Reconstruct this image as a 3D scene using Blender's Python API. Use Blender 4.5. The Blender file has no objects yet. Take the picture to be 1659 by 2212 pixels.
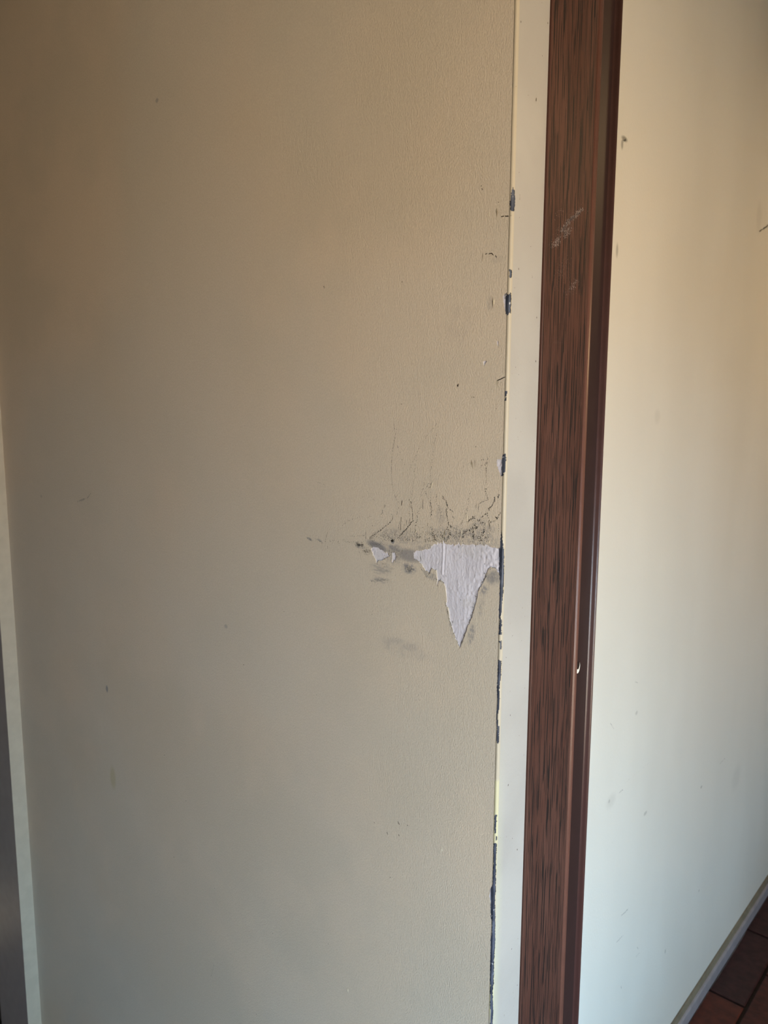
import bpy, math, random
import numpy as np
from mathutils import Vector, Matrix
from mathutils.geometry import delaunay_2d_cdt

random.seed(7); rng = np.random.default_rng(7)
S = bpy.context.scene
COL = S.collection

# ------------------------------------------------------------------ camera
W, H, F = 1659, 2212, 1662.0
EYE = np.array((0.0, 0.0, 1.55))
def nrm(v):
    v = np.array(v, float); return v / np.linalg.norm(v)
up_c = -nrm((790 - 829.5, -(12700 - 1106), -F))          # world up seen in camera axes
AZ = math.radians(41.6)
f0 = np.array((-math.sin(AZ), math.cos(AZ), 0)); r0 = np.array((math.cos(AZ), math.sin(AZ), 0))
fc = np.array((0, 0, -1.0)); fh = nrm(fc - fc.dot(up_c) * up_c); rh = np.cross(fh, up_c)
R = np.outer(r0, rh) + np.outer(f0, fh) + np.outer((0, 0, 1.0), up_c)
def on(px, py, ax, val):
    """point of the photograph measured onto a real plane of the room"""
    d = R @ np.array((px - W / 2, -(py - H / 2), -F)); t = (val - EYE[ax]) / d[ax]
    return EYE + t * d
def shot(P):
    c = (np.asarray(P) - EYE) @ R
    return np.stack((W / 2 - F * c[..., 0] / c[..., 2], H / 2 + F * c[..., 1] / c[..., 2]), -1)

cam = bpy.data.cameras.new('camera'); camo = bpy.data.objects.new('camera', cam); COL.objects.link(camo)
M4 = Matrix([list(R[0]) + [0], list(R[1]) + [0], list(R[2]) + [0], [0, 0, 0, 1]]); M4.translation = Vector(EYE)
camo.matrix_world = M4
cam.sensor_fit = 'VERTICAL'; cam.sensor_height = 36.0; cam.lens = F / H * 36.0
cam.clip_start = 0.02; cam.dof.use_dof = True; cam.dof.focus_distance = 0.90; cam.dof.aperture_fstop = 11.5
S.camera = camo

# ------------------------------------------------------------------ world, portals, added fill, exposure
wd = bpy.data.worlds.new('sky'); S.world = wd; wd.use_nodes = True
nt = wd.node_tree; bg = nt.nodes['Background']
tc = nt.nodes.new('ShaderNodeTexCoord'); sx = nt.nodes.new('ShaderNodeSeparateXYZ'); nt.links.new(tc.outputs['Generated'], sx.inputs[0])
mr = nt.nodes.new('ShaderNodeMapRange'); mr.inputs[1].default_value = -.06; mr.inputs[2].default_value = .05; nt.links.new(sx.outputs[2], mr.inputs[0])
mx = nt.nodes.new('ShaderNodeMix'); mx.data_type = 'RGBA'; nt.links.new(mr.outputs[0], mx.inputs[0])
mx.inputs[6].default_value = (.63, .51, .35, 1)             # sunlit dry ground below the horizon
mx.inputs[7].default_value = (.53, .80, 1.02, 1)             # hazy sky above it
nt.links.new(mx.outputs[2], bg.inputs[0]); bg.inputs[1].default_value = 19.0
WX, WY0, WY1, WZ0, WZ1 = 1.5, -1.15, .10, .30, 1.85         # window opening in the wall x = WX
def area(name, loc, to, sx, sy, power, col, portal=False):
    l = bpy.data.lights.new(name, 'AREA'); l.shape = 'RECTANGLE'; l.size = sx; l.size_y = sy
    l.energy = power; l.color = col; l.cycles.is_portal = portal
    o = bpy.data.objects.new(name, l); COL.objects.link(o); o.location = loc
    o.rotation_euler = (Vector(to) - Vector(loc)).to_track_quat('-Z', 'Y').to_euler(); return o
area('window_portal', (WX + .085, (WY0 + WY1) / 2, (WZ0 + WZ1) / 2), (0, (WY0 + WY1) / 2, (WZ0 + WZ1) / 2), WY1 - WY0, WZ1 - WZ0, 1, (1, 1, 1), True)
VY0, VY1, VZ0, VZ1 = 1.15, 1.50, .25, 1.75                   # opening of the glazed door in the room beyond
area('door_portal', (WX + .085, (VY0 + VY1) / 2, (VZ0 + VZ1) / 2), (0, (VY0 + VY1) / 2, (VZ0 + VZ1) / 2), VY1 - VY0, VZ1 - VZ0, 1, (1, 1, 1), True)
area('warm_far_fill', (0.3, 2.6, 2.40), (0.3, 2.6, 0), .35, .35, 5, (1, .70, .36))  # unseen fill light added to warm the top of the cream wall
area('warm_room_fill', (-0.4, -0.8, 2.40), (-0.4, -0.8, 0), .4, .4, 3.0, (1, .84, .68))  # unseen fill light added to lift the upper left of the near room
S.view_settings.view_transform = 'Standard'; S.view_settings.look = 'None'
S.view_settings.gamma = 1; S.view_settings.use_curve_mapping = False
S.view_settings.exposure = 0.82

# ------------------------------------------------------------------ helpers
def mesh(name, V, Fc, mats, parent=None, smooth=False, mi=None, **props):
    m = bpy.data.meshes.new(name); m.from_pydata([tuple(map(float, v)) for v in V], [], [tuple(map(int, f)) for f in Fc])
    for a in (mats if isinstance(mats, (list, tuple)) else [mats]): m.materials.append(a)
    if mi is not None: m.polygons.foreach_set('material_index', np.array(mi, dtype=np.int32))
    if smooth: m.polygons.foreach_set('use_smooth', np.ones(len(m.polygons), bool))
    m.update()
    o = bpy.data.objects.new(name, m); COL.objects.link(o)
    if parent: o.parent = parent
    for k, v in props.items(): o[k] = v
    return o
def box(x0, x1, y0, y1, z0, z1):
    V = [(x, y, z) for x in (x0, x1) for y in (y0, y1) for z in (z0, z1)]
    return V, [(0, 1, 3, 2), (4, 6, 7, 5), (0, 4, 5, 1), (2, 3, 7, 6), (0, 2, 6, 4), (1, 5, 7, 3)]
def boxes(bs):
    V, Fc = [], []
    for b in bs:
        v, f = box(*b); n = len(V); V += v; Fc += [tuple(i + n for i in q) for q in f]
    return V, Fc
def extrude(prof, z0, z1, closed=False, nz=1):
    n = len(prof); zs = np.linspace(z0, z1, nz + 1)
    V = [(x, y, z) for z in zs for x, y in prof]; Fc = []
    for k in range(nz):
        for i in range(n if closed else n - 1):
            j = (i + 1) % n; Fc.append((k * n + i, k * n + j, (k + 1) * n + j, (k + 1) * n + i))
    if closed: Fc += [tuple(range(n - 1, -1, -1)), tuple(nz * n + i for i in range(n))]
    return V, Fc
def inside(P, poly):
    P = np.asarray(P); x, y = P[..., 0], P[..., 1]; c = np.zeros(x.shape, bool); n = len(poly)
    for i in range(n):
        x1, y1 = poly[i]; x2, y2 = poly[(i + 1) % n]
        if y1 == y2: continue
        c ^= ((y1 > y) != (y2 > y)) & (x < (x2 - x1) * (y - y1) / (y2 - y1) + x1)
    return c
def vnoise(P, sc, seed=0):
    P = np.asarray(P, float) * sc; i = np.floor(P).astype(np.int64); f = P - i; f = f * f * (3 - 2 * f)
    def h(a, b):
        n = (a * 374761393 + b * 668265263 + seed * 974634777) & 0xffffffff
        n = ((n ^ (n >> 13)) * 1274126177) & 0xffffffff
        return ((n ^ (n >> 16)) & 0xffff) / 65535.0
    a, b = i[..., 0], i[..., 1]; u, v = f[..., 0], f[..., 1]
    return (h(a, b) * (1 - u) + h(a + 1, b) * u) * (1 - v) + (h(a, b + 1) * (1 - u) + h(a + 1, b + 1) * u) * v

class Mat:
    def __init__(s, name, rough=.8, spec=.3):
        s.m = bpy.data.materials.new(name); s.m.use_nodes = True; s.t = s.m.node_tree; s.n = s.t.nodes
        s.b = s.n['Principled BSDF']; s.b.inputs['Roughness'].default_value = rough
        s.b.inputs['Specular IOR Level'].default_value = spec
        s.co = s.n.new('ShaderNodeTexCoord').outputs['Object']
    def put(s, sock, v):
        if hasattr(v, 'is_output'): s.t.links.new(v, sock)
        elif isinstance(v, (tuple, list)): sock.default_value = tuple(v) + ((1,) if len(v) == 3 and len(sock.default_value) == 4 else ())
        else: sock.default_value = v
    def noise(s, scale, detail=2, stretch=(1, 1, 1), rough=.5, rot=(0, 0, 0), dist=0):
        mp = s.n.new('ShaderNodeMapping'); s.put(mp.inputs[0], s.co); mp.inputs['Scale'].default_value = stretch; mp.inputs['Rotation'].default_value = rot
        t = s.n.new('ShaderNodeTexNoise'); s.put(t.inputs['Vector'], mp.outputs[0]); t.inputs['Scale'].default_value = scale
        t.inputs['Detail'].default_value = detail; t.inputs['Roughness'].default_value = rough; t.inputs['Distortion'].default_value = dist
        return t.outputs[0]
    def ramp(s, v, a, b, lo=0., hi=1.):
        r = s.n.new('ShaderNodeMapRange'); r.interpolation_type = 'SMOOTHSTEP'; s.put(r.inputs[0], v)
        for k, q in zip((1, 2, 3, 4), (a, b, lo, hi)): r.inputs[k].default_value = q
        return r.outputs[0]
    def math(s, op, a, b=0.):
        r = s.n.new('ShaderNodeMath'); r.operation = op; s.put(r.inputs[0], a); s.put(r.inputs[1], b); return r.outputs[0]
    def mix(s, f, a, b):
        r = s.n.new('ShaderNodeMix'); r.data_type = 'RGBA'; s.put(r.inputs[0], f); s.put(r.inputs[6], a); s.put(r.inputs[7], b); return r.outputs[2]
    def spot(s, c, rad, rot=0., axis='y'):
        mp = s.n.new('ShaderNodeMapping'); mp.vector_type = 'TEXTURE'; s.put(mp.inputs[0], s.co)
        mp.inputs['Location'].default_value = c
        mp.inputs['Scale'].default_value = (rad[0], 1, rad[1]) if axis == 'y' else (1, rad[0], rad[1])
        mp.inputs['Rotation'].default_value = (0, rot, 0) if axis == 'y' else (rot, 0, 0)
        g = s.n.new('ShaderNodeTexGradient'); g.gradient_type = 'SPHERICAL'; s.put(g.inputs[0], mp.outputs[0]); return g.outputs[1]
    def color(s, v): s.put(s.b.inputs['Base Color'], v); return s
    def bump(s, h, dist, strength=1., prev=None):
        b = s.n.new('ShaderNodeBump'); s.put(b.inputs['Height'], h); b.inputs['Distance'].default_value = dist; b.inputs['Strength'].default_value = strength
        if prev: s.put(b.inputs['Normal'], prev)
        s.put(s.b.inputs['Normal'], b.outputs[0]); return b.outputs[0]

# ------------------------------------------------------------------ key measures
XC, YC = -.432, .6748          # outer corner of the partition
YB = .897                      # its far face
XR = -.592                     # wall of the room beyond
XJ = -1.663                    # where the left trim starts
ZT = 2.45
Y1 = 4.3

def px2(poly, ax, val): return [tuple(on(x, y, ax, val)) for x, y in poly]
def zpx(poly, ox, oy, s): return [(ox + x / s, oy + y / s) for x, y in poly]
def ragged(poly, amp=.6, step=2.2, seed=1):
    r = random.Random(seed); out = []
    for i in range(len(poly)):
        a, b = np.array(poly[i], float), np.array(poly[(i + 1) % len(poly)], float)
        L = np.linalg.norm(b - a); n = max(1, int(L / step)); t = np.array((-(b - a)[1], (b - a)[0])) / max(L, 1e-6)
        for k in range(n):
            out.append(tuple(a + (b - a) * k / n + (np.array((r.uniform(-.5, .5), r.uniform(-1.6, 1.6) + (r.random() < .12) * 3.0)) * amp if k else 0)))
    return out

BIG = ragged(zpx([(570,315),(600,295),(640,300),(690,285),(745,278),(760,245),(795,225),(820,235),(832,185),(845,210),(870,205),(885,235),(895,175),(905,215),(940,232),(1000,228),(1045,232),(1062,198),(1080,225),(1130,238),(1180,235),(1215,225),(1250,240),(1280,218),(1310,232),(1350,228),(1390,245),(1420,262),(1450,265),(1475,275),(1507,270),(1530,270),(1530,600),(1503,575),(1497,545),(1475,505),(1450,480),(1415,478),(1385,495),(1370,535),(1355,560),(1350,600),(1320,655),(1290,705),(1272,745),(1262,820),(1240,890),(1225,950),(1210,1010),(1185,1070),(1160,1110),(1150,1160),(1130,1200),(1115,1255),(1095,1290),(1085,1330),(1073,1362),(1060,1335),(1048,1310),(1043,1280),(1020,1265),(1018,1220),(1005,1195),(990,1150),(975,1100),(960,1050),(955,990),(945,920),(925,900),(918,875),(930,855),(925,790),(915,700),(895,650),(865,615),(848,625),(835,670),(820,690),(825,610),(815,510),(800,515),(770,490),(738,555),(720,520),(700,520),(680,485),(660,450),(630,415),(600,400),(575,385)], 780, 1130, 5.027), .9, 1.4, 3)
SM1 = ragged(zpx([(583,600),(600,582),(640,588),(658,605),(672,598),(690,625),(715,620),(728,655),(700,672),(668,686),(640,690),(630,700),(627,722),(621,700),(619,680),(605,655),(592,630)], 640, 1020, 3.607), .7, 1.4, 4)
SM2 = ragged(zpx([(335,325),(350,315),(370,320),(382,360),(378,395),(358,405),(350,432),(332,425),(338,380)], 780, 1130, 5.027), .2, 2.5, 5)
TRI = [(1042.5,781),(1047,778.5),(1052,780.5),(1048,786),(1046.5,792),(1044,787)]
TRI2 = [(1072,733),(1075,738),(1080,735),(1079,741),(1076.5,748),(1079,753),(1076,751),(1073.5,743)]
CHIPS = [  # bare metal on the corner
 [(1108.5,403),(1112,414.7),(1112.4,438),(1110.6,455),(1106.3,456),(1102.7,453.8),(1102,438),(1103.4,423),(1106.3,409)],
 [(1102,581),(1106,582.5),(1106,597),(1103.4,601),(1099.8,597),(1100.2,584)],
 [(1094.9,634.6),(1097.5,636),(1102,632.4),(1104,634.6),(1103,676.6),(1099,675),(1095.9,683.8),(1094,681)],
 [(1085.7,981),(1093.7,979),(1093,992),(1091.7,1019.6),(1088.7,1021),(1087.7,1029.6),(1083.4,1029.6),(1082.6,1009.7),(1083.6,991.8)],
 [(1090.5,843.8),(1096.4,844),(1094.5,854),(1091,856)], [(1091,860),(1095.7,858.7),(1092,865.6),(1090,864)],
 [(1083.4,1143),(1085.4,1160),(1088.3,1190),(1089,1229.5),(1087.3,1269),(1084.4,1309),(1083.4,1325),(1080.8,1332),(1084,1339),(1083.4,1371.7),(1077,1371),(1078.4,1349),(1080.4,1338),(1077.4,1333),(1078.4,1309),(1079.4,1269),(1079.4,1229.5),(1079.8,1190),(1081,1170),(1082,1155)],
 [(1077,1383.6),(1083.4,1383),(1083,1402.5),(1080,1403.5),(1079.4,1390.6)],
 [(1076,1426),(1083,1428),(1082.3,1451),(1079,1485),(1078.7,1525),(1076,1540),(1075,1567),(1078.7,1569),(1077.5,1603),(1075,1606),(1072.2,1603),(1072.8,1569),(1072.2,1546),(1074.3,1519),(1073.5,1487),(1075,1455.5)],
 [(1069,1759),(1073.5,1759),(1072.2,1785),(1070.3,1799),(1068,1799),(1068,1770)],
 [(1070.5,1806),(1073,1805),(1073,1816),(1071,1817)],
 [(1072.2,1820),(1072.8,1825),(1071.4,1864),(1069.7,1949),(1069.7,2033),(1067.6,2075),(1067,2096),(1066.5,2126),(1064.4,2134),(1065.4,2181),(1063.8,2212),(1062,2290),(1058,2290),(1059,2212),(1059,2134),(1061.2,2126),(1061.2,2075),(1059.7,2054),(1062.3,2023),(1062.7,1970),(1064,1906.6),(1066,1854),(1066,1822)]]
WHITES = [  # bare filler beside the corner
 [(1086,640.4),(1094.7,632.4),(1096,640),(1096,681),(1092.5,676.6),(1089.7,662),(1087.5,649)],
 [(1072.8,992.8),(1075,991.5),(1083.7,993),(1084.5,1028.6),(1081.3,1027.6),(1077.8,1015.7),(1074.3,1007.7)],
 [(1100.5,436),(1104,430),(1104,448),(1102,446)],
 [(1058,1923),(1064,1910),(1064,1990),(1060,1985),(1059.5,1950)], [(1059.5,2030),(1063,2022),(1062,2130),(1058.5,2125)]]
SLIT = [(1058,1690),(1060,1690)]

# ------------------------------------------------------------------ materials
PAINT = Mat('khaki_wall_paint', .62, .25); p = PAINT
mott = p.noise(5, 3, rough=.6); m2 = p.noise(2.2, 2)
base = p.mix(p.ramp(mott, .38, .64), (.645, .56, .465), (.70, .592, .485))
base = p.mix(p.ramp(m2, .40, .66, 0, .55), base, (.645, .60, .54))
YW = YC
def sp(px, py, rx, rz, k, rot=0., nz=None, lo=.42, hi=.6):
    q = on(px, py, 1, YC); v = p.spot(tuple(q), (rx * .00060, rz * .00049), math.radians(rot))
    v = p.ramp(v, 0, .6, 0, k)
    if nz is not None: v = p.math('MULTIPLY', v, p.ramp(nz, lo, hi, .25, 1))
    return v
sn = p.noise(420, 3, (1, 1, .7)); sh = p.noise(330, 3, (.25, 1, 1.6)); sb = p.noise(70, 3)
soil = None
for a in [(815,1180,38,14,1.0,12,None),(850,1190,60,24,.95,8,sb),(885,1200,48,22,.8,0,None),(850,1200,30,30,.6,0,sn),(848,1170,7,7,1,0,None),(883,1228,24,17,1.0,0,sn),
          (822,1228,40,20,.55,0,sh),(822,1254,34,10,.6,-5,sh),(778,1180,18,9,.8,0,sn),(930,1185,60,14,.6,-8,sn),(1000,1163,110,34,.55,0,sn),
          (870,1160,80,26,.40,0,sn),(1066,1246,26,24,.85,0,sb),(1040,1150,40,40,.5,0,sn),(668,1164,12,5,.8,12,sb),(690,1167,12,4,.6,15,sb),
          (930,1243,26,12,.6,20,sn),(955,1252,14,8,.9,0,sn),(870,1400,80,30,.30,0,sb),(845,1600,50,14,.0,0,None),(952,1115,16,30,.35,0,sn),
          (1000,1340,10,60,.0,0,None),(1040,1308,8,40,.35,10,sn),(1018,1370,9,34,.7,12,sn),(975,1350,7,40,.6,-12,sn),(1046,1275,10,20,.8,35,sn),
          (231,1488,9,18,.9,0,None),(488,1353,9,9,.5,0,None),(339,217,9,9,.6,0,None),(89,1072,7,7,.5,0,None),(990,700,40,60,.12,0,sb),
          (178,1080,18,5,.45,-15,None),(1058,655,8,20,.25,0,None),(1075,560,20,10,.12,0,None)]:
    if a[4] <= 0: continue
    v = sp(*a); soil = v if soil is None else p.math('MAXIMUM', soil, v)
base = p.mix(p.math('MULTIPLY', soil, .82), base, (.19, .195, .235))
yel = p.math('MAXIMUM', sp(244,1680,22,60,.35), sp(215,780,0.1,0.1,.01))
base = p.mix(yel, base, (.42, .36, .12))
h1 = p.noise(600, 2, (1, 1, .75), .6)
p.color(p.mix(p.ramp(h1, .30, .70, .16, 0), base, (.30, .27, .21))); h2 = p.noise(150, 2, (1, 1, .8))
p.bump(p.math('ADD', h1, p.math('MULTIPLY', h2, .3)), .0005, 1.0)

def simple(name, col, rough=.6, spec=.3, bump=None, var=.12):
    q = Mat(name, rough, spec); n = q.noise(40, 3)
    q.color(q.mix(q.ramp(n, .3, .7), tuple(c * (1 - var) for c in col), tuple(min(1, c * (1 + var)) for c in col)))
    if bump: q.bump(q.noise(bump[0], 3, bump[2] if len(bump) > 2 else (1, 1, 1)), bump[1])
    return q
STRIP = Mat('pale_grey_strip_paint', .5, .3); q = STRIP
c = q.mix(q.ramp(q.noise(9, 3), .35, .65), (.355, .336, .322), (.39, .371, .356))
c = q.mix(q.ramp(q.noise(210, 2), .74, .76, 0, .7), c, (.25, .23, .20))
geo = q.n.new('ShaderNodeSeparateXYZ'); q.put(geo.inputs[0], q.co)
yl = q.math('MULTIPLY', q.ramp(geo.outputs[1], YC + .002, YC + .020, 1, 0), q.ramp(geo.outputs[2], .95, 1.25, 1, 0))
c = q.mix(q.math('MULTIPLY', yl, .25), c, (.66, .66, .38)); q.color(c); q.bump(q.noise(260, 2), .0002)
BEAD = Mat('cream_corner_paint', .45, .35); q = BEAD
g = q.n.new('ShaderNodeSeparateXYZ'); q.put(g.inputs[0], q.co); z = g.outputs[2]
zy = lambda py: on(1070, py, 1, YC)[2]
pat = q.math('MULTIPLY', q.ramp(z, zy(1870), zy(1800)), q.ramp(z, zy(1690), zy(1680), 1, 0))
pat = q.math('MAXIMUM', pat, q.ramp(z, zy(1980), zy(2080), 0, 1) if False else q.math('MULTIPLY', q.ramp(q.noise(30, 2, (1, 1, .4)), .45, .55), q.ramp(z, zy(1800), zy(1780), 1, 0)))
c = q.mix(q.math('MULTIPLY', pat, .9), (.44, .39, .315), (.54, .50, .33)); q.color(c); q.bump(q.noise(120, 2, (1, 1, .3)), .0003)
PLAST = Mat('bare_filler', .7, .3); q = PLAST
st = q.noise(420, 3, (1, 1, .045)); fi = q.noise(320, 3)
c = q.mix(q.ramp(st, .35, .68), (.64, .62, .71), (.75, .73, .83))
c = q.mix(q.ramp(q.noise(38, 3), .52, .64, 0, .45), c, (.60, .58, .61))
c = q.mix(q.ramp(q.noise(170, 2, (1, 1, .5)), .69, .73, 0, .75), c, (.17, .165, .17)); q.color(c)
q.bump(q.math('ADD', fi, q.math('MULTIPLY', st, .2)), .0006, 1.)
STEEL = Mat('blue_grey_bead_metal', .5, .4); q = STEEL
c = q.mix(q.ramp(q.noise(160, 4, (1, 1, .35)), .38, .7), (.030, .037, .062), (.085, .097, .14))
c = q.mix(q.ramp(q.noise(240, 2), .66, .72), c, (.42, .42, .46)); q.color(c); q.bump(q.noise(200, 3), .0004)
FARW = Mat('cream_wall_paint', .6, .2); q = FARW
c = q.mix(q.ramp(q.noise(3.0, 3, (1, 1, .4)), .36, .66), (.675, .635, .575), (.72, .68, .62))
gm = q.n.new('ShaderNodeSeparateXYZ'); q.put(gm.inputs[0], q.co)
def fs(px, py, ry, rz, k, rot=0):
    w = on(px, py, 0, XR); return q.ramp(q.spot(tuple(w), (ry, rz), math.radians(rot), 'x'), 0, .7, 0, k)
sl = None
for a in [(1349,300,.016,.006,.75),(1344,312,.006,.011,.6),(1333,541,.006,.016,.5),(1394,1757,.012,.006,.35),(1640,470,.03,.05,.12),(1515,1700,.008,.005,.5),
          (1316,1731,.006,.006,.4),(1420,900,.02,.02,.1),(1375,1540,.008,.006,.3),(1437,2055,.005,.008,.4),(1510,1924,.006,.004,.4),(1320,1730,.03,.02,.12),(1590,1680,.05,.05,.1)]:
    v = fs(*a); sl = v if sl is None else q.math('MAXIMUM', sl, v)
q.color(q.mix(sl, c, (.16, .15, .13))); q.bump(q.noise(280, 2, (1, 1, .7)), .0003)
WOOD = Mat('brown_woodgrain_film', .55, .25); q = WOOD
def streak(sy, sz, a, b, rot):
    n = q.noise(1, 1.2, (1, sy, sz), .5, (rot, 0, 0), .25); return q.ramp(n, a, b)
g1 = streak(420, 10, .592, .60, .012); g2 = streak(330, 12, .628, .636, -.008); g3 = streak(620, 14, .60, .61, .02)
gr = q.math('MAXIMUM', g1, q.math('MAXIMUM', g2, q.math('MULTIPLY', g3, .8)))
cb = q.mix(q.ramp(q.noise(14, 3, (1, 1, .25)), .35, .65), (.060, .0235, .0170), (.078, .034, .0255))
edge = q.n.new('ShaderNodeSeparateXYZ'); q.put(edge.inputs[0], q.co)
gr = q.math('MULTIPLY', gr, q.ramp(edge.outputs[1], .7366 - .81, .7372 - .81))
gr = q.math('MULTIPLY', gr, q.ramp(edge.outputs[1], .8335 - .81, .8315 - .81, 0.15, 1))
q.color(q.mix(q.math('MULTIPLY', gr, .9), cb, (.007, .006, .0065))); q.bump(gr, -.0002)
LIP = simple('reddish_brown_plastic', (.135, .060, .045), .33, .5, (300, .00005), .05)
BEADP = simple('glossy_brown_plastic', (.070, .031, .028), .36, .5, (300, .00004), .05)
CHAN = simple('shade_toned_brown_plastic', (.027, .0125, .012), .5, .3, (300, .00004), .05)  # recess shade put into the colour, darker than lip and bead
TRIM = simple('off_white_trim_paint', (.50, .43, .34), .5, .3, (200, .0001), .05)
TRIMF = simple('grey_trim_face_paint', (.27, .235, .235), .5, .3, (200, .0001), .05)
LEDGE = simple('dusty_ledge', (.19, .16, .115), .8, .2)
SKIRT = simple('grey_skirting_paint', (.30, .27, .285), .38, .45, (90, .0002), .1)
GRAPH = simple('graphite', (.115, .11, .10), .6, .4)
GRAPHL = simple('faint_graphite', (.20, .185, .155), .6, .3)
INK = simple('dark_speck', (.10, .085, .065), .7, .2)
SCUFF = simple('pale_scuff', (.27, .215, .205), .8, .2)
SCUFF2 = simple('dusty_brown_scuff', (.15, .10, .085), .8, .2)
WMARK = simple('grey_wall_scuff', (.30, .29, .27), .8, .2)
PEEL = simple('torn_paper_edge', (.58, .52, .41), .7, .2)
PEELD = simple('torn_paper_shade_side', (.23, .19, .14), .8, .2)  # darker copy of the torn paper, shade put into its colour
GROUT = simple('dark_grout', (.018, .012, .011), .8, .2, (120, .0008), .3)
BRICKS = [simple('red_brown_brick_%s' % n, c, .5, .35, (70, .0006), .3) for n, c in zip('abc', [(.072, .016, .009), (.052, .0125, .009), (.034, .0105, .0105)])]
CEIL = simple('white_ceiling_paint', (.45, .42, .36), .8, .2)
PLAIN = simple('plain_room_paint', (.40, .35, .27), .8, .2)
DARKD = simple('dark_doorway_paint', (.05, .04, .035), .6, .3)
GLASS = Mat('window_glass', .02, .5); q = GLASS
tr_ = q.n.new('ShaderNodeBsdfTransparent'); gl_ = q.n.new('ShaderNodeBsdfGlossy'); gl_.inputs['Roughness'].default_value = .02
fr_ = q.n.new('ShaderNodeFresnel'); ms_ = q.n.new('ShaderNodeMixShader'); q.put(ms_.inputs[0], fr_.outputs[0]); q.put(ms_.inputs[1], tr_.outputs[0]); q.put(ms_.inputs[2], gl_.outputs[0])
q.put(q.n['Material Output'].inputs[0], ms_.outputs[0])
HOLE = simple('hole_shadow', (.02, .012, .01), .9, .1)
CHALK = simple('chipped_hole_rim', (.72, .66, .60), .8, .2)
for k, v in list(globals().items()):
    if isinstance(v, Mat): globals()[k] = v.m
BRICKS = [b.m for b in BRICKS]

# ------------------------------------------------------------------ setting: left wall with the holes torn in its skin
XS = XC - .012                                              # the dense corner skin starts here
holes = []
for P in (BIG, SM1, SM2, TRI, TRI2): holes.append([(v[0], v[2]) for v in px2(P, 1, YC)])
rect = [(-2.3, 0.0), (XS, 0.0), (XS, ZT), (-2.3, ZT)]
pts, edges = [], []
def loop(pl):
    n = len(pts); pts.extend(Vector(q) for q in pl); edges.extend((n + i, n + (i + 1) % len(pl)) for i in range(len(pl)))
loop(rect)
for hpoly in holes: loop(hpoly)
vo, eo, fo, *_ = delaunay_2d_cdt(pts, edges, [], 0, 1e-6)
vo = np.array([tuple(v) for v in vo]); fo = np.array([f for f in fo])
ce = vo[fo].mean(1)
keep = inside(ce, rect) & (ce[:, 0] < XS)
for hpoly in holes: keep &= ~inside(ce, hpoly)
tri = fo[keep]
a, b, c3 = vo[tri[:, 0]], vo[tri[:, 1]], vo[tri[:, 2]]
ccw = ((b[:, 0]-a[:, 0])*(c3[:, 1]-a[:, 1]) - (b[:, 1]-a[:, 1])*(c3[:, 0]-a[:, 0])) > 0
V = [(v[0], YC, v[1]) for v in vo]; Fc = [tuple(t) if k else tuple(t[::-1]) for t, k in zip(tri, ccw)]
T = .0009
for hpoly in holes:                                         # torn thickness of the skin
    n0, n = len(V), len(hpoly)
    V += [(x, YC, z) for x, z in hpoly] + [(x, YC + T, z) for x, z in hpoly]
    Fc += [(n0 + i, n0 + (i + 1) % n, n0 + n + (i + 1) % n, n0 + n + i) for i in range(n) if hpoly[i][0] < XS and hpoly[(i + 1) % n][0] < XS]
# dense skin up to the corner, chipped away where the metal shows
Z0, Z1, NZ = .50, 2.25, 2500
dl = np.linspace(XS, XC - .0034, 18)
prof = [(x, YC) for x in dl] + [(XC - .0028, YC - .0002), (XC - .0022, YC - .0004)]
cxy = (XC - .0021, YC + .0021)
prof += [(cxy[0] + .0025 * math.sin(t), cxy[1] - .0025 * math.cos(t)) for t in np.radians((12, 30, 48, 66, 84))]
prof += [(XC + .0003, YC + y) for y in (.0026, .0031, .0036)] + [(XC, YC + y) for y in np.linspace(.0041, .0088, 9)]
prof = np.array(prof); NP_ = len(prof); zs = np.linspace(Z0, Z1, NZ + 1)
G = np.empty((NZ + 1, NP_, 3)); G[..., 0] = prof[:, 0]; G[..., 1] = prof[:, 1]; G[..., 2] = zs[:, None]
cen = (G[:-1, :-1] + G[1:, :-1] + G[:-1, 1:] + G[1:, 1:]) / 4
pc = shot(cen); pj = pc.copy()
pj[..., 0] += (vnoise(pc, .45, 1) - .5) * 1.7 + (vnoise(pc, .12, 2) - .5) * 1.2; pj[..., 1] += (vnoise(pc, .4, 3) - .5) * 3
gone = np.zeros(pc.shape[:2], bool)
for P in CHIPS + WHITES: gone |= inside(pj, P)
gone |= inside(pc, BIG) & (cen[..., 0] < XC - .003)
idx = np.arange((NZ + 1) * NP_).reshape(NZ + 1, NP_)
q4 = np.stack((idx[:-1, :-1], idx[:-1, 1:], idx[1:, 1:], idx[1:, :-1]), -1)
ss = np.broadcast_to(np.arange(NP_ - 1), gone.shape)
def skin(mask):
    f = q4[mask]; u, inv = np.unique(f, return_inverse=True); return G.reshape(-1, 3)[u], inv.reshape(-1, 4)
sv, sf = skin(~gone & (ss < 17)); n = len(V); V += [tuple(v) for v in sv]; Fc += [tuple(i + n for i in f) for f in sf]
for za, zb in ((0, Z0), (Z1, ZT)):
    n = len(V); V += [(XS, YC, za), (XC, YC, za), (XC, YC, zb), (XS, YC, zb)]; Fc.append((n, n + 1, n + 2, n + 3))
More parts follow.
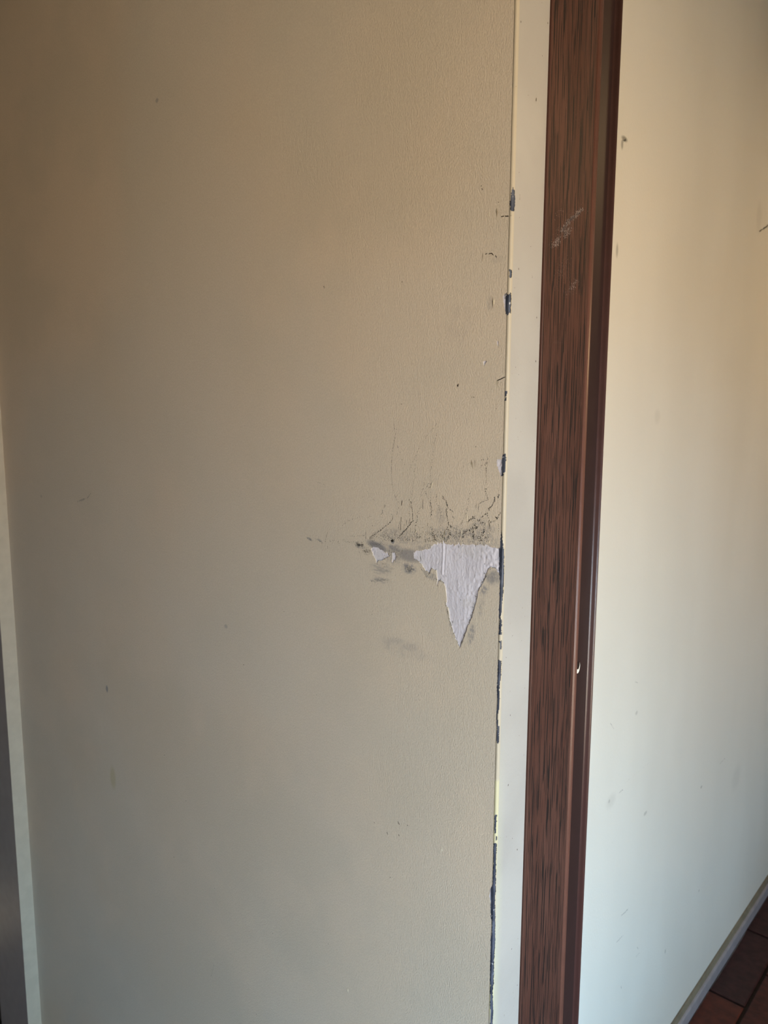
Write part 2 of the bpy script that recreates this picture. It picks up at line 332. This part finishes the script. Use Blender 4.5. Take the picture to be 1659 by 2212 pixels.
# body behind the skin
v, f = box(-2.3, XC - .009, YC + .009, YC + .02, 0, ZT); n = len(V); V += v; Fc += [tuple(i + n for i in k) for k in f]
wall_left = mesh('wall_left', V, Fc, PAINT, kind='structure', label='khaki painted wall, torn and scribbled on near its outer corner')
bv, bf = skin(~gone & (ss >= 17) & (ss < 27))
mesh('corner_bead', bv, bf, BEAD, wall_left, True, label='thin rounded cream painted corner edge with chips missing')
v, f = skin(~gone & (ss >= 27)); v2, f2 = boxes([(-2.3, XC, YC + .0088, .735, 0, ZT), (XC - .02, XC, YC + .001, YC + .0088, 0, Z0), (XC - .02, XC, YC + .001, YC + .0088, Z1, ZT)])
V = [tuple(k) for k in v] + v2; Fc = [tuple(k) for k in f] + [tuple(i + len(v) for i in k) for k in f2]
wall_end = mesh('wall_end', V, Fc, STRIP, kind='structure', label='narrow pale grey return strip between the corner and the brown frame')
mesh('wall_core', *box(-2.3, XC - .0125, .7352, YB, 0, ZT), STRIP, kind='structure')
# metal bead under the paint
o = .0007
mp = [(XC - .0052, YC + .0006), (XC - .0026, YC + .0004)] + [(cxy[0] + (.0025 - o) * math.sin(t), cxy[1] - (.0025 - o) * math.cos(t)) for t in np.radians((5, 25, 45, 65, 85))] + [(XC - .0004, YC + .0045), (XC - .0004, YC + .0088)]
V, Fc = extrude(mp, 0, ZT, nz=1); mesh('metal_corner_strip', V, Fc, STEEL, wall_left, True, label='blue grey bare metal showing through the chipped corner')

# bare filler behind the torn skin, with its own relief
def filler(name, poly, label, off=.0009, grow=.004, xmax=XC - .004, step=.0008):
    w = [on(x, y, 1, YC) for x, y in poly]; xs = [k[0] for k in w]; zz = [k[2] for k in w]
    gx = np.arange(min(xs) - grow, min(max(xs) + grow, xmax), step); gz = np.arange(min(zz) - grow, max(zz) + grow, step * 1.3)
    X, Z = np.meshgrid(gx, gz); P = np.stack((X, Z), -1)
    hgt = (vnoise(P * (1, .06), 520, 5) - .5) * .00014 + (vnoise(P, 600, 6) - .5) * .00025 + (vnoise(P, 60, 8) - .5) * .0007
    px = shot(np.stack((X, np.full_like(X, YC), Z), -1))
    rough = np.clip((px[..., 0] - (1010 - (px[..., 1] - 1230) * .2)) / 40, 0, 1)
    hgt += rough * (vnoise(P, 330, 9) - .5) * .0010
    dst = (px[..., 0] - 957) + (px[..., 1] - 1180) * .045; hgt -= .0004 * np.exp(-(dst / 1.7) ** 2) * ((px[..., 1] > 1160) & (px[..., 1] < 1242))
    hgt += .0002 * np.exp(-((dst - 4) / 2.0) ** 2) * ((px[..., 1] > 1160) & (px[..., 1] < 1242))
    Y = YC + off + hgt - .0001
    Vv = np.stack((X, Y, Z), -1).reshape(-1, 3); nx = len(gx); I = np.arange(len(Vv)).reshape(len(gz), nx)
    q = np.stack((I[:-1, :-1], I[:-1, 1:], I[1:, 1:], I[1:, :-1]), -1).reshape(-1, 4)
    return mesh(name, Vv, q, PLAST, wall_left, True, label=label)
filler('bare_patch', BIG, 'large torn patch of bare lilac grey filler tapering downward to a point')
filler('bare_patch', SM1 + SM2, 'small pair of bare pale patches left of the large torn patch')
filler('bare_patch', WHITES[1], 'small bare pale chip beside the corner above the large patch', .0008)
filler('bare_patch', WHITES[0], 'small bare pale chip beside the upper corner', .0008)
filler('bare_patch', TRI, 'tiny bare triangle high beside the corner')
filler('bare_patch', TRI2, 'tiny bare sliver high beside the corner')
for P in WHITES[3:]: filler('bare_patch', P, 'narrow bare sliver along the lower corner', .0008)

# torn flaps of skin standing up from the wall
def flap(x0, y0, x1, y1, w, lift=.0014, mat=PEEL):
    a, b = on(x0, y0, 1, YC), on(x1, y1, 1, YC); dx = w * .00036; lift *= .6
    m = a * .6 + b * .4
    V = [a, b, m + (-dx * .5, 0, 0), m + (dx * .5, 0, 0), m + (dx * .1, -lift, 0)]
    return V, [(0, 2, 4), (2, 1, 4), (1, 3, 4), (3, 0, 4)]
for x0, y0, x1, y1, w, l, m in [(1073,449,1074,470,5,.0015,PEELD),(1071,449,1073.5,462,3,.0009,PEEL),(1056,456,1056,469,3,.0008,PEEL),(1065,640,1064.5,668,4,.001,PEELD),(1067,644,1066,662,4,.0015,PEEL),
        (1073.5,818,1074.5,838,4,.001,PEEL),(1076,818,1075,838,2.5,.0008,PEELD),(1018,992,1021.5,1014,4.5,.001,PEELD),(1016,995,1021,1012,2.5,.001,PEEL),(1026.5,991,1026,1012,1.8,.0007,PEELD),
        (935,1039,931,1056,4,.0013,PEEL),(962,1141,959,1168,3.6,.0012,PEELD),(960,1148,957.5,1170,2.5,.0012,PEEL),(1009,1104,1009,1133,1.8,.0009,PEEL),(997,1140,996,1160,1.6,.0009,PEEL),
        (720,1070,722,1077,2,.0008,PEEL),(899,1146,897,1154,2.5,.001,PEEL),(1043,545,1041.5,566,1.8,.0007,PEELD),(1050,1126,1049,1146,2,.0008,PEEL),(1008,640,1008,650,1.6,.0007,PEEL),
        (953,1830,955,1841,4,.0013,PEEL),(751,2134,752,2146,4,.0013,PEEL),(1057,1166,1057,1175,2,.001,PEEL),(1034.5,783,1034,788,1.5,.0006,PEEL)]:
    V, Fc = flap(x0, y0, x1, y1, w, l, m); mesh('torn_flap', V, Fc, m, wall_left)

# pencil marks: countless little flecks of graphite on the raised grain of the paint
class Flecks:
    def __init__(s, ax, val, side): s.ax, s.val, s.side, s.V, s.F = ax, val, side, [], []
    def dot(s, px, py, r, tall=1.5, tilt=0.):
        c = on(px, py, s.ax, s.val)
        k = 6; n = len(s.V); a0 = random.random() * 6; ct, st = math.cos(tilt), math.sin(tilt)
        for i in range(k):
            a = a0 + i * 2 * math.pi / k; rr = r * .00055 * random.uniform(.6, 1.25); u, w = rr * math.cos(a), rr * math.sin(a) * tall
            u, w = u * ct - w * st, u * st + w * ct
            q = c.copy(); q[1 - s.ax] += u; q[2] += w; q[s.ax] += s.side * .00025; s.V.append(tuple(q))
        s.F.append(tuple(range(n, n + k)))
    def line(s, pl, step=3., r=.55, jit=.8, keep=.75, tall=1.5):
        for (x0, y0), (x1, y1) in zip(pl[:-1], pl[1:]):
            L = math.hypot(x1 - x0, y1 - y0); n = max(1, int(L / step))
            for i in range(n):
                if random.random() > keep: continue
                t = (i + random.random() * .6) / n
                s.dot(x0 + (x1 - x0) * t + random.gauss(0, jit), y0 + (y1 - y0) * t + random.gauss(0, jit), 1.05 * r * random.uniform(.6, 1.4), tall * random.uniform(.7, 1.4), random.uniform(-.3, .3))
    def cloud(s, cx, cy, rx, ry, n, r=.6):
        for i in range(n):
            s.dot(cx + random.gauss(0, .45) * rx, cy + random.gauss(0, .45) * ry, r * random.uniform(.5, 1.5), random.uniform(1, 2), random.uniform(-.6, .6))
    def solid(s, pl, w):
        for (x0, y0), (x1, y1) in zip(pl[:-1], pl[1:]):
            n = max(2, int(math.hypot(x1 - x0, y1 - y0) / .8))
            for i in range(n + 1):
                t = i / n; s.dot(x0 + (x1 - x0) * t + random.gauss(0, .15), y0 + (y1 - y0) * t, w * random.uniform(.7, 1.2), 1.6)
    def build(s, name, m, parent, **k): return mesh(name, s.V, s.F, m, parent, **k)
A = Flecks(1, YC, -1); B = Flecks(1, YC, -1); D = Flecks(1, YC, -1)
zl = lambda pl: zpx(pl, 640, 880, 6.9125)
zr = lambda pl: zpx(pl, 860, 880, 6.9125)
A.line(zl([(1460,250),(1468,330),(1485,385),(1470,480),(1450,580),(1435,700),(1425,850),(1422,1000),(1435,1130),(1450,1230),(1475,1330),(1520,1410),(1550,1445)]), 2.2, .42, .25, .8, 2)
A.line(zl([(1505,300),(1490,380)]), 2.5, .42, .2, .9, 2); A.line(zl([(1540,1470),(1520,1530),(1500,1610)]), 2.2, .42, .3, .9, 2)
A.line(zl([(1420,1600),(1445,1610),(1440,1680)]), 1.4, .45, .2, .95); A.line(zl([(1440,1680),(1370,1750),(1280,1820),(1200,1880),(1110,1930),(1090,1960)]), 1.2, .72, .6, .9, 1.2)
A.solid(zl([(1040,1860),(1040,1960)]), .5); A.solid(zl([(470,1870),(450,1940)]), .4); A.line(zl([(450,1940),(430,2025)]), 1.5, .5, .3)
A.line(zl([(150,1945),(240,1985)]), .9, .5, 1.2, .8); B.line(zl([(290,1970),(350,1985),(400,2030)]), 1., .6, .9)
for c in ((505,1992),(515,2003),(545,1985),(565,1985),(620,2010),(640,2030),(632,2000),(700,1980),(715,1968),(745,2010),(730,1995),(470,2080),(470,2100)): A.dot(*zl([c])[0], .7)
B.line(zl([(690,1760),(760,1700),(870,1660),(960,1630),(1060,1635),(1130,1630)]), 2.2, .5, .8, .8); A.line(zl([(1050,1240),(1110,1330),(1180,1400)]), 2.2, .42, .5, .7)
A.solid(zl([(1290,1530),(1290,1575),(1272,1600)]), .5); A.solid(zl([(1328,1455),(1322,1495)]), .45)
B.line(zl([(790,1920),(900,1925),(1030,1910)]), 1.8, .5, .5, .8); B.line(zl([(760,2010),(880,2010),(1040,2015)]), 1.8, .5, .5, .8)
A.cloud(*zl([(945,2055)])[0], 9, 3, 70, .55); A.cloud(*zl([(1060,2150)])[0], 10, 7, 40, .5); A.cloud(*zl([(930,2030)])[0], 10, 7, 40, .45)
A.cloud(*zl([(1440,1990)])[0], 2.4, 3, 30, .8); A.solid(zl([(1584,1390),(1575,1460)]), .6); A.solid(zl([(1568,1640),(1558,1830)]), .35)
for sgm in ([(1510,570),(1522,602)], [(1545,665),(1560,680)], [(1578,775),(1590,790)], [(1615,850),(1630,860)]): A.line(zl(sgm), .8, .42, .2, .9)
B.line(zl([(300,1110),(380,1135),(440,1165)]), 1.4, .45, .4, .8); B.line(zl([(160,1475),(215,1430)]), 1.3, .4, .3, .6)
for pl in ([(590,235),(500,330),(430,440),(380,520),(330,600),(280,680),(240,770),(200,870),(180,960)], [(590,260),(580,370),(550,500),(530,650),(510,800),(490,950),(485,1100),(485,1250),(490,1400)],
           [(280,720),(255,870),(250,980),(235,1100),(210,1260),(200,1350),(170,1500),(165,1640)]): A.line(zr(pl), 2.6, .45, .7, .72, 1.4)
A.line(zr([(490,1400),(500,1550),(485,1680)]), 1.4, .6, .9, .9); A.line(zr([(200,1400),(215,1560),(220,1690)]), 1.3, .5, .3, .95)
A.line(zr([(220,1690),(150,1790),(60,1880),(0,1960)]), .8, .65, .9, .95)
A.line(zr([(1340,760),(1320,900),(1318,1060),(1315,1150)]), 2.2, .5, .3, .75, 2); A.line(zr([(1310,1200),(1310,1250),(1345,1370)]), 1.3, .55, .8, .9)
A.line(zr([(1345,1380),(1240,1420),(1205,1450),(1200,1560)]), 1.2, .45, .3, .9)
A.line(zr([(1510,1300),(1490,1360)]), .8, .6, .4); A.line(zr([(1450,1330),(1440,1400),(1400,1480),(1350,1510),(1370,1540)]), .8, .55, .6, .9)
A.line(zr([(1340,1580),(1300,1600),(1240,1640)]), .8, .55, .9, .9); A.line(zr([(1460,1640),(1495,1665)]), .5, .6, .3)
A.line(zr([(1500,1740),(1505,1860)]), 4, .6, .3); B.line(zr([(1340,1600),(1360,1720),(1380,1850)]), 1.2, .6, .7); B.line(zr([(1380,1720),(1460,1690),(1520,1600),(1540,1570)]), 1.5, .6, .6)
for pl in ([(400,1130),(360,1250),(340,1340)], [(450,1130),(440,1200),(490,1200)], [(400,1250),(480,1400),(490,1480),(520,1560)], [(590,1300),(560,1400),(600,1470),(640,1540),(650,1640)],
           [(1070,1290),(1050,1420),(1030,1540),(980,1650),(950,1750)], [(340,1470),(310,1560),(290,1640),(265,1750),(260,1850)], [(170,1360),(190,1420),(180,1500)], [(1240,790),(1290,780)], [(1240,860),(1300,870),(1320,800)]):
    A.line(zr(pl), 1.8, .5, .9, .75)
A.line(zr([(660,1320),(720,1400),(740,1480),(720,1550),(740,1650),(760,1760),(800,1800)]), .9, .6, .9, .9)
A.line(zr([(780,1530),(830,1560)]), .8, .55, .8); A.line(zr([(820,1630),(835,1670)]), .8, .55, .6); A.solid(zr([(375,1380),(370,1510)]), .45)
for pl in ([(1150,1640),(1080,1680),(1040,1720)], [(1180,1680),(1240,1720),(1300,1740)], [(1130,1760),(1200,1790),(1080,1820),(1000,1870),(960,1950)], [(1300,1800),(1270,1880),(1220,1950)],
           [(1130,1830),(1120,1950)], [(500,1790),(520,1880),(560,1990)], [(740,1800),(780,1880),(750,1960)], [(1200,1960),(1280,1990)], [(640,1900),(700,1960)]):
    A.line(zr(pl), .8, .62, 1.3, .85)
for x, a, b in ((45,1640,1830),(20,1700,1800),(60,1390,1450),(175,1660,1730),(95,1740,1800),(190,1800,1865),(262,1810,1880),(130,1690,1760),(445,1730,1775),(1173,1440,1500)): A.solid(zr([(x, a), (x - 8, b)]), .38)
for i in range(620):
    u = random.random(); x = 225 + 1150 * u; y = 2010 - abs(random.gauss(0, .42)) * (330 if x > 600 else 220); px, py = zr([(x, y)])[0]
    if vnoise(np.array((px, py)), .13, 11) > .42: (A if random.random() < .6 else B).dot(px, py, random.uniform(.35, .75), 1.3)
for i in range(260):
    px, py = zr([(random.uniform(-420, 300), 2000 - abs(random.gauss(0, 90)))])[0]; A.dot(px, py, random.uniform(.35, .7), 1.3)
A.cloud(885, 1229, 9, 7, 70, .5); B.cloud(858, 1195, 26, 12, 60, .5); A.cloud(815, 1176, 22, 3, 40, .45); A.cloud(790, 1190, 12, 8, 50, .4)
for i in range(26): y = random.uniform(1215, 1262); x = random.uniform(805, 845); B.line([(x, y), (x + random.uniform(5, 12), y + random.uniform(-1, 2))], 1.0, .45, .3, .6, .6)
for pl in ([(1030,1282),(1020,1325),(1010,1355),(996,1396)], [(962,1300),(970,1335),(982,1372),(992,1395)], [(908,1225),(922,1246),(930,1236)], [(940,1250),(952,1256),(962,1262)], [(1040,1262),(1050,1245),(1060,1228),(1072,1226),(1078,1240)]):
    A.line(pl, 1.1, .55, .6, .6)
A.build('pencil_scribble', GRAPH, wall_left, kind='stuff', label='dark pencil scribble above the torn patch')
B.build('faint_pencil_scribble', GRAPHL, wall_left, kind='stuff', label='faint pencil scribble around the torn patch')
for x, y, r in [(1040,402,1.1),(1041.5,408,1),(1043,409.5,.8),(1077,437,.8),(613.7,1321,1),(526.6,1435.6,1.3),(355.5,1631,1.4),(376,1851,1.5),(809,1777,1),(880.7,1783,1),(862,1804,1.4),(843,1895,1),(464,1919,1.1),(589,2016,1),(709.6,2039,1),
        (462,2085,1),(554,2191,1),(402,1730,1),(989,833,1.6),(1020,858,.8),(1024,858,.8),(684,1501,.8),(700,619,1.2),(701,622,1),(869,609,.8),(804,1327,.8),(805,1320,.6),(868,873,.9),(840,1160,1),(846,1168,2),(1072,883,.8),(1028,965,.8)]: D.dot(x, y, r, 1.3)
for pl in ([(1083,468),(1089,467)], [(1092,467),(1099,467)], [(1101,467),(1104,466)], [(1049,549),(1052,548)], [(1056,549),(1062,547),(1066,551)], [(1071,552),(1073,556)], [(1075,822),(1084,818),(1092,814)], [(988,834),(990,830)], [(860,1775),(863,1781)], [(836,1798),(838,1802)]):
    D.solid(pl, .7)
for x, y in [(random.uniform(500, 1080), random.uniform(200, 2200)) for i in range(60)]: D.dot(x, y, random.uniform(.3, .55), 1.2)
D.build('dark_speck', INK, wall_left, kind='stuff', label='small dark specks and ticks scattered over the wall')
E_ = Flecks(1, YC, -1)
E_.line([(168,1083),(190,1075),(197,1064)], .9, 1.0, .4); E_.line([(800,1255),(835,1252)], 1.2, .8, 1.5); E_.line([(462,2085),(456,2110)], 1., .6, .6, .7)
E_.build('grey_scratch', WMARK, wall_left, kind='stuff', label='faint grey scratches on the far left of the wall')
# specks on the strip
Q = Flecks(0, XC, 1)
for i in range(28): y = random.uniform(0, 2200); Q.dot(random.uniform(1112, 1185) - y * .031, y, random.uniform(.3, .8), 1.6)
for x, y, r in ((1158,215,1.8),(1120,581,1.2),(1159,686,1),(1125,47,1),(1183,50,1),(1157,780,1.2),(1093,1420,.8),(1102,1545,1),(1098,1695,1),(1117,1835,1.6),(1105,2050,1.2),(1117,2128,1)): Q.dot(x, y, r, 1.8)
Q.build('dark_speck', INK, wall_end, kind='stuff')

# ------------------------------------------------------------------ brown door frame
fr = bpy.data.objects.new('door_post', None); COL.objects.link(fr); fr.location = (XC, .81, 0)
fr['label'] = 'tall brown wood-grain door post with smooth channelled edge, beside the pale strip'; fr['category'] = 'door frame'; fr['kind'] = 'thing'
FI = Matrix.Translation((-XC, -.81, 0))
def fpart(name, pr, m, lab=None, z0=.008, z1=2.2, smooth=False, closed=True):
    V, Fc = extrude([(XC + a - XC, b - .81) for a, b in pr], z0, z1, closed)
    ob = mesh(name, V, Fc, m, fr, smooth)
    if lab: ob['label'] = lab
    return ob
YL, YR = .8345, .8445
def fpart2(name, pr, m, lab, smooth=False):
    V, Fc = extrude([(a, b - .81) for a, b in pr], 0, 2.2, True)
    ob = mesh(name, V, Fc, m, fr, False)
    if smooth:
        bv = ob.data; bv.polygons.foreach_set('use_smooth', [len(p.vertices) == 4 for p in bv.polygons])
    if lab: ob['label'] = lab
    return ob
fpart2('wood_grain_panel', [(-.0115, .7355), (.0020, .7355), (.0027, .7365), (.0027, YL), (-.0115, YL)], WOOD, 'brown panel printed with dark wood grain')
fpart2('rounded_lip', [(-.0115, YL), (.0027, YL), (.0034, YL + .0006), (.0041, YL + .0022), (.0045, YL + .0042), (.0042, YL + .0076), (.0034, YL + .0093), (.0020, YR), (-.0115, YR)], LIP, 'raised reddish brown lip', True)
YD, YE = .8870, .8938
def chan_x(y): return XC - .0018 - (y - YR) / (YD - YR) * .0030
fpart2('channel', [(-.0115, YR), (chan_x(YR) - XC, YR), (chan_x(YD) - XC, YD), (-.0115, YD)], CHAN, 'smooth brown channel with recess shade in its colour')
fpart2('outer_bead', [(-.0115, YD), (-.0048, YD), (-.0042, YD + .0008), (-.0030, YD + .0017), (-.0014, YD + .0024), (.0004, YD + .0031), (.0016, YD + .0040), (.0021, YD + .0050), (.0019, YD + .0060), (.0010, YD + .0068), (-.0006, YE), (-.0115, YE)], BEADP, 'glossy rounded brown bead along the channel', True)
# scuffs on the panel
X3 = XC + .0027
K = Flecks(0, X3, 1); K2 = Flecks(0, X3, 1)
zw = lambda pl: zpx(pl, 1150, 400, 6.91)
K.line(zw([(740,350),(650,450),(560,510),(430,700)]), .16, .75, 2.2, .8); K.line(zw([(560,640),(480,760),(500,700)]), .22, .7, 3.0, .75); K.line(zw([(400,790),(310,920)]), .25, .7, 2.6, .8)
K.line(zw([(670,1410),(590,1510),(560,1570)]), .4, .6, 2.8, .7)
K2.line(zw([(740,330),(560,480),(440,690),(310,920)]), .2, .6, 6, .6); K2.line(zw([(510,1100),(430,1240),(390,1400)]), .3, .6, 5, .6); K2.line(zw([(670,1410),(560,1570),(480,1620)]), .3, .6, 5, .6)
K2.line(zw([(430,370),(360,470)]), .4, .6, 4, .6); K2.cloud(1215, 590, 30, 60, 160, .35); K2.cloud(1245, 255, 18, 30, 90, .35); K2.cloud(1205, 740, 14, 3, 20, .35)
K.V = [(v[0] - XC, v[1] - .81, v[2]) for v in K.V]; K2.V = [(v[0] - XC, v[1] - .81, v[2]) for v in K2.V]
K.build('pale_scuff', SCUFF, fr, kind='stuff', label='whitish diagonal scrape across the wood grain')
K2.build('dusty_scuff', SCUFF2, fr, kind='stuff', label='dull dusty rubbed area on the wood grain')
# screw hole in the channel, its rim chipped pale
hc = on(1247, 1441, 0, XC - .0030); rr = .0060
ang = np.linspace(0, 2 * math.pi, 25)[:-1]
Vh = [(chan_x(hc[1] + rr * math.cos(a)) + .0003 - XC, hc[1] + rr * math.cos(a) - .81, hc[2] + rr * 1.25 * math.sin(a)) for a in ang]
mesh('screw_hole', Vh, [tuple(range(24))], HOLE, fr, label='dark screw hole in the channel')
Vc, n = [], 14
for i in range(n + 1):
    a = math.radians(-175 + 215 * i / n); w = .55 * math.sin(math.pi * min(1, i / n * 1.05 + .02)) ** .8 + .06
    if i < 7: w += .35 * (1 - i / 7)
    for k in (1.06, 1.06 - w):
        y = hc[1] + rr * k * math.cos(a); Vc.append((chan_x(y) + .0006 - XC, y - .81, hc[2] + rr * 1.25 * k * math.sin(a)))
mesh('chipped_rim', Vc, [(2 * i, 2 * i + 2, 2 * i + 3, 2 * i + 1) for i in range(n)], CHALK, fr, label='pale chipped crescent round the screw hole')

# ------------------------------------------------------------------ far wall, baseboard, floor
V, Fc = box(XR - .12, XR, YB + .004, Y1, 0, ZT)
wall_right = mesh('wall_right', V, Fc, FARW, kind='structure', label='bright cream wall beyond the brown frame')
Fm = Flecks(0, XR, 1)
for pl, w in (([(1341,1979),(1348,1972),(1357,1963)], .8), ([(1331,2036),(1345,2021)], .7), ([(1373,2067),(1381,2058)], .6), ([(1376,2045),(1378,2050)], 1), ([(1337,1713),(1345,1706)], .9), ([(1555,1650),(1566,1638)], 1.0), ([(1640,500),(1659,487)], 2.4), ([(1341,2130),(1342,2137)], .7),([(1318,1562),(1326,1575)],.7),([(1372,1473),(1378,1475)],.7)):
    Fm.line(pl, .55, w * 1.15, .35, .85)
Fm.line([(1349,1692),(1405,1646)], 1.0, .6, .6, .4); Fm.line([(1310,1838),(1325,1815)], 1.2, .6, 1., .35); Fm.cloud(1349, 303, 5, 3, 40, 1.0)
Fm.build('grey_scratch', WMARK, wall_right, kind='stuff', label='faint diagonal grey scratches low on the cream wall')
def along(bp):
    V = [(x, y, z) for y in (YB + .02, Y1) for x, z in bp]; n = len(bp)
    return V, [(i, (i + 1) % n, n + (i + 1) % n, n + i) for i in range(n)] + [tuple(range(n)), tuple(range(2 * n - 1, n - 1, -1))]
bb = mesh('baseboard_right', *along([(XR, .0), (XR + .0145, .0), (XR + .0145, .026), (XR + .0138, .0305), (XR + .0120, .0332), (XR + .009, .0346), (XR, .0346)]), SKIRT, kind='structure', label='low grey rounded skirting along the cream wall')
mesh('dusty_ledge', *along([(XR, .0346), (XR + .0088, .0346), (XR + .0068, .0375), (XR + .0052, .0440), (XR + .0028, .0455), (XR, .0455)]), LEDGE, bb, label='dusty brown upper ledge of the skirting')
V, Fc = box(-2.3, WX, -2.6, Y1, -.1, -.006); floor = mesh('floor', V, Fc, GROUT, kind='structure', label='dark red brick floor')
TX, TY, J = .0885, .312, .0085
tv = [(0, 0), (TX, 0), (TX, TY), (0, TY)]; e = .003
bm_ = None; tiles = []
x = XR + .0145; r = 0
while x < WX - .02:
    y = 1.969 + (r % 2) * .16 - math.ceil(4.8 / (TY + J)) * (TY + J)
    while y < Y1:
        y0, y1 = max(y, -2.58), min(y + TY, Y1); x1 = min(x + TX, WX - .01)
        if y1 - y0 > .02 and not (y1 < YB + .01 and False): tiles.append((x, x1, y0, y1))
        y += TY + J
    x += TX + J; r += 1
x = XR + .0145 - TX - J
while x > -1.66:
    y = -2.58
    while y < YC - .02:
        tiles.append((x, x + TX, y, min(y + TY, YC))); y += TY + J
    x -= TX + J
tiles.sort(key=lambda t: (t[0] + .5) ** 2 + ((t[2] + t[3]) / 2 - 2.1) ** 2)
def tile_geo(t):
    x0, x1, y0, y1 = t; w = [(x0, y0), (x1, y0), (x1, y1), (x0, y1)]; cx, cy = (x0 + x1) / 2, (y0 + y1) / 2
    dz = random.uniform(-.0008, .0008)
    V = [(a, b, -.006) for a, b in w] + [(a, b, -.002 + dz) for a, b in w] + [(a + e * (1 if a < cx else -1), b + e * (1 if b < cy else -1), dz) for a, b in w]
    Fc = [(i, (i + 1) % 4, 4 + (i + 1) % 4, 4 + i) for i in range(4)] + [(4 + i, 4 + (i + 1) % 4, 8 + (i + 1) % 4, 8 + i) for i in range(4)] + [(8, 9, 10, 11)]
    return V, Fc
for t in tiles[:260]: V, Fc = tile_geo(t); mesh('brick', V, Fc, BRICKS[random.choice((0, 0, 1, 2))], floor)
V, Fc, MI = [], [], []
for t in tiles[260:]:
    v, f = tile_geo(t); n = len(V); V += v; Fc += [tuple(i + n for i in q) for q in f]; MI += [random.randrange(3)] * len(f)
mesh('outlying_brick', V, Fc, BRICKS, floor, mi=MI, kind='stuff')

# ------------------------------------------------------------------ trim at the far left
xe = on(3, 2200, 1, YC - .030)[0]
V, Fc = box(xe, XJ - .0012, YC - .030, YC + .002, 0, 2.2)
t1 = mesh('trim_1', V, Fc, TRIMF, kind='structure', label='grey fronted door trim standing out from the far left of the wall')
V, Fc = box(XJ - .0012, XJ, YC - .0298, YC + .002, 0, 2.2)
mesh('pale_edge', V, Fc, TRIM, t1, label='cream painted side of the trim')
V, Fc = box(-2.3, xe, YC - .012, YC + .0, 0, 2.2); mesh('door_1', V, Fc, DARKD, kind='structure', label='dark door behind the left trim')

# ------------------------------------------------------------------ rest of the rooms
mesh('ceiling', *box(-2.3, WX + .1, -2.7, Y1 + .1, ZT, ZT + .1), CEIL, kind='structure')
mesh('wall_far_left', *box(-2.4, -2.3, -2.6, YB, 0, ZT), PLAIN, kind='structure')
mesh('wall_back', *box(-2.4, WX + .1, -2.7, -2.6, 0, ZT), PLAIN, kind='structure')
mesh('wall_far', *box(-.72, WX + .1, Y1, Y1 + .1, 0, ZT), PLAIN, kind='structure')
mesh('wall_opening', *boxes([(1.15, WX, YC, YB, 0, ZT), (XC, 1.15, YC, YB, 2.22, ZT)]), PLAIN, kind='structure')
wy0, wy1, wz0, wz1 = WY0, WY1, WZ0, WZ1
mesh('wall_window', *boxes([(WX, WX + .1, -2.6, wy0, 0, ZT), (WX, WX + .1, wy1, VY0, 0, ZT), (WX, WX + .1, VY1, Y1, 0, ZT), (WX, WX + .1, VY0, VY1, 0, VZ0), (WX, WX + .1, VY0, VY1, VZ1, ZT), (WX, WX + .1, wy0, wy1, 0, wz0), (WX, WX + .1, wy0, wy1, wz1, ZT)]), PLAIN, kind='structure')
mesh('added_light_blocker', *box(.45, .55, -2.6, -.14, 0, ZT), PLAIN, kind='structure')  # unseen slab added to block window light from the left of the khaki wall
w1 = mesh('window_1', *boxes([(WX, WX + .06, wy0, wy0 + .04, wz0, wz1), (WX, WX + .06, wy1 - .04, wy1, wz0, wz1), (WX, WX + .06, wy0, wy1, wz0, wz0 + .04), (WX, WX + .06, wy0, wy1, wz1 - .04, wz1)]), CEIL, kind='structure')
mesh('pane', *box(WX + .03, WX + .034, wy0 + .04, wy1 - .04, wz0 + .04, wz1 - .04), GLASS, w1)
w2 = mesh('window_2', *boxes([(WX, WX + .06, VY0, VY0 + .04, VZ0, VZ1), (WX, WX + .06, VY1 - .04, VY1, VZ0, VZ1), (WX, WX + .06, VY0, VY1, VZ0, VZ0 + .04), (WX, WX + .06, VY0, VY1, VZ1 - .04, VZ1)]), CEIL, kind='structure')
mesh('pane', *box(WX + .03, WX + .034, VY0 + .04, VY1 - .04, VZ0 + .04, VZ1 - .04), GLASS, w2)
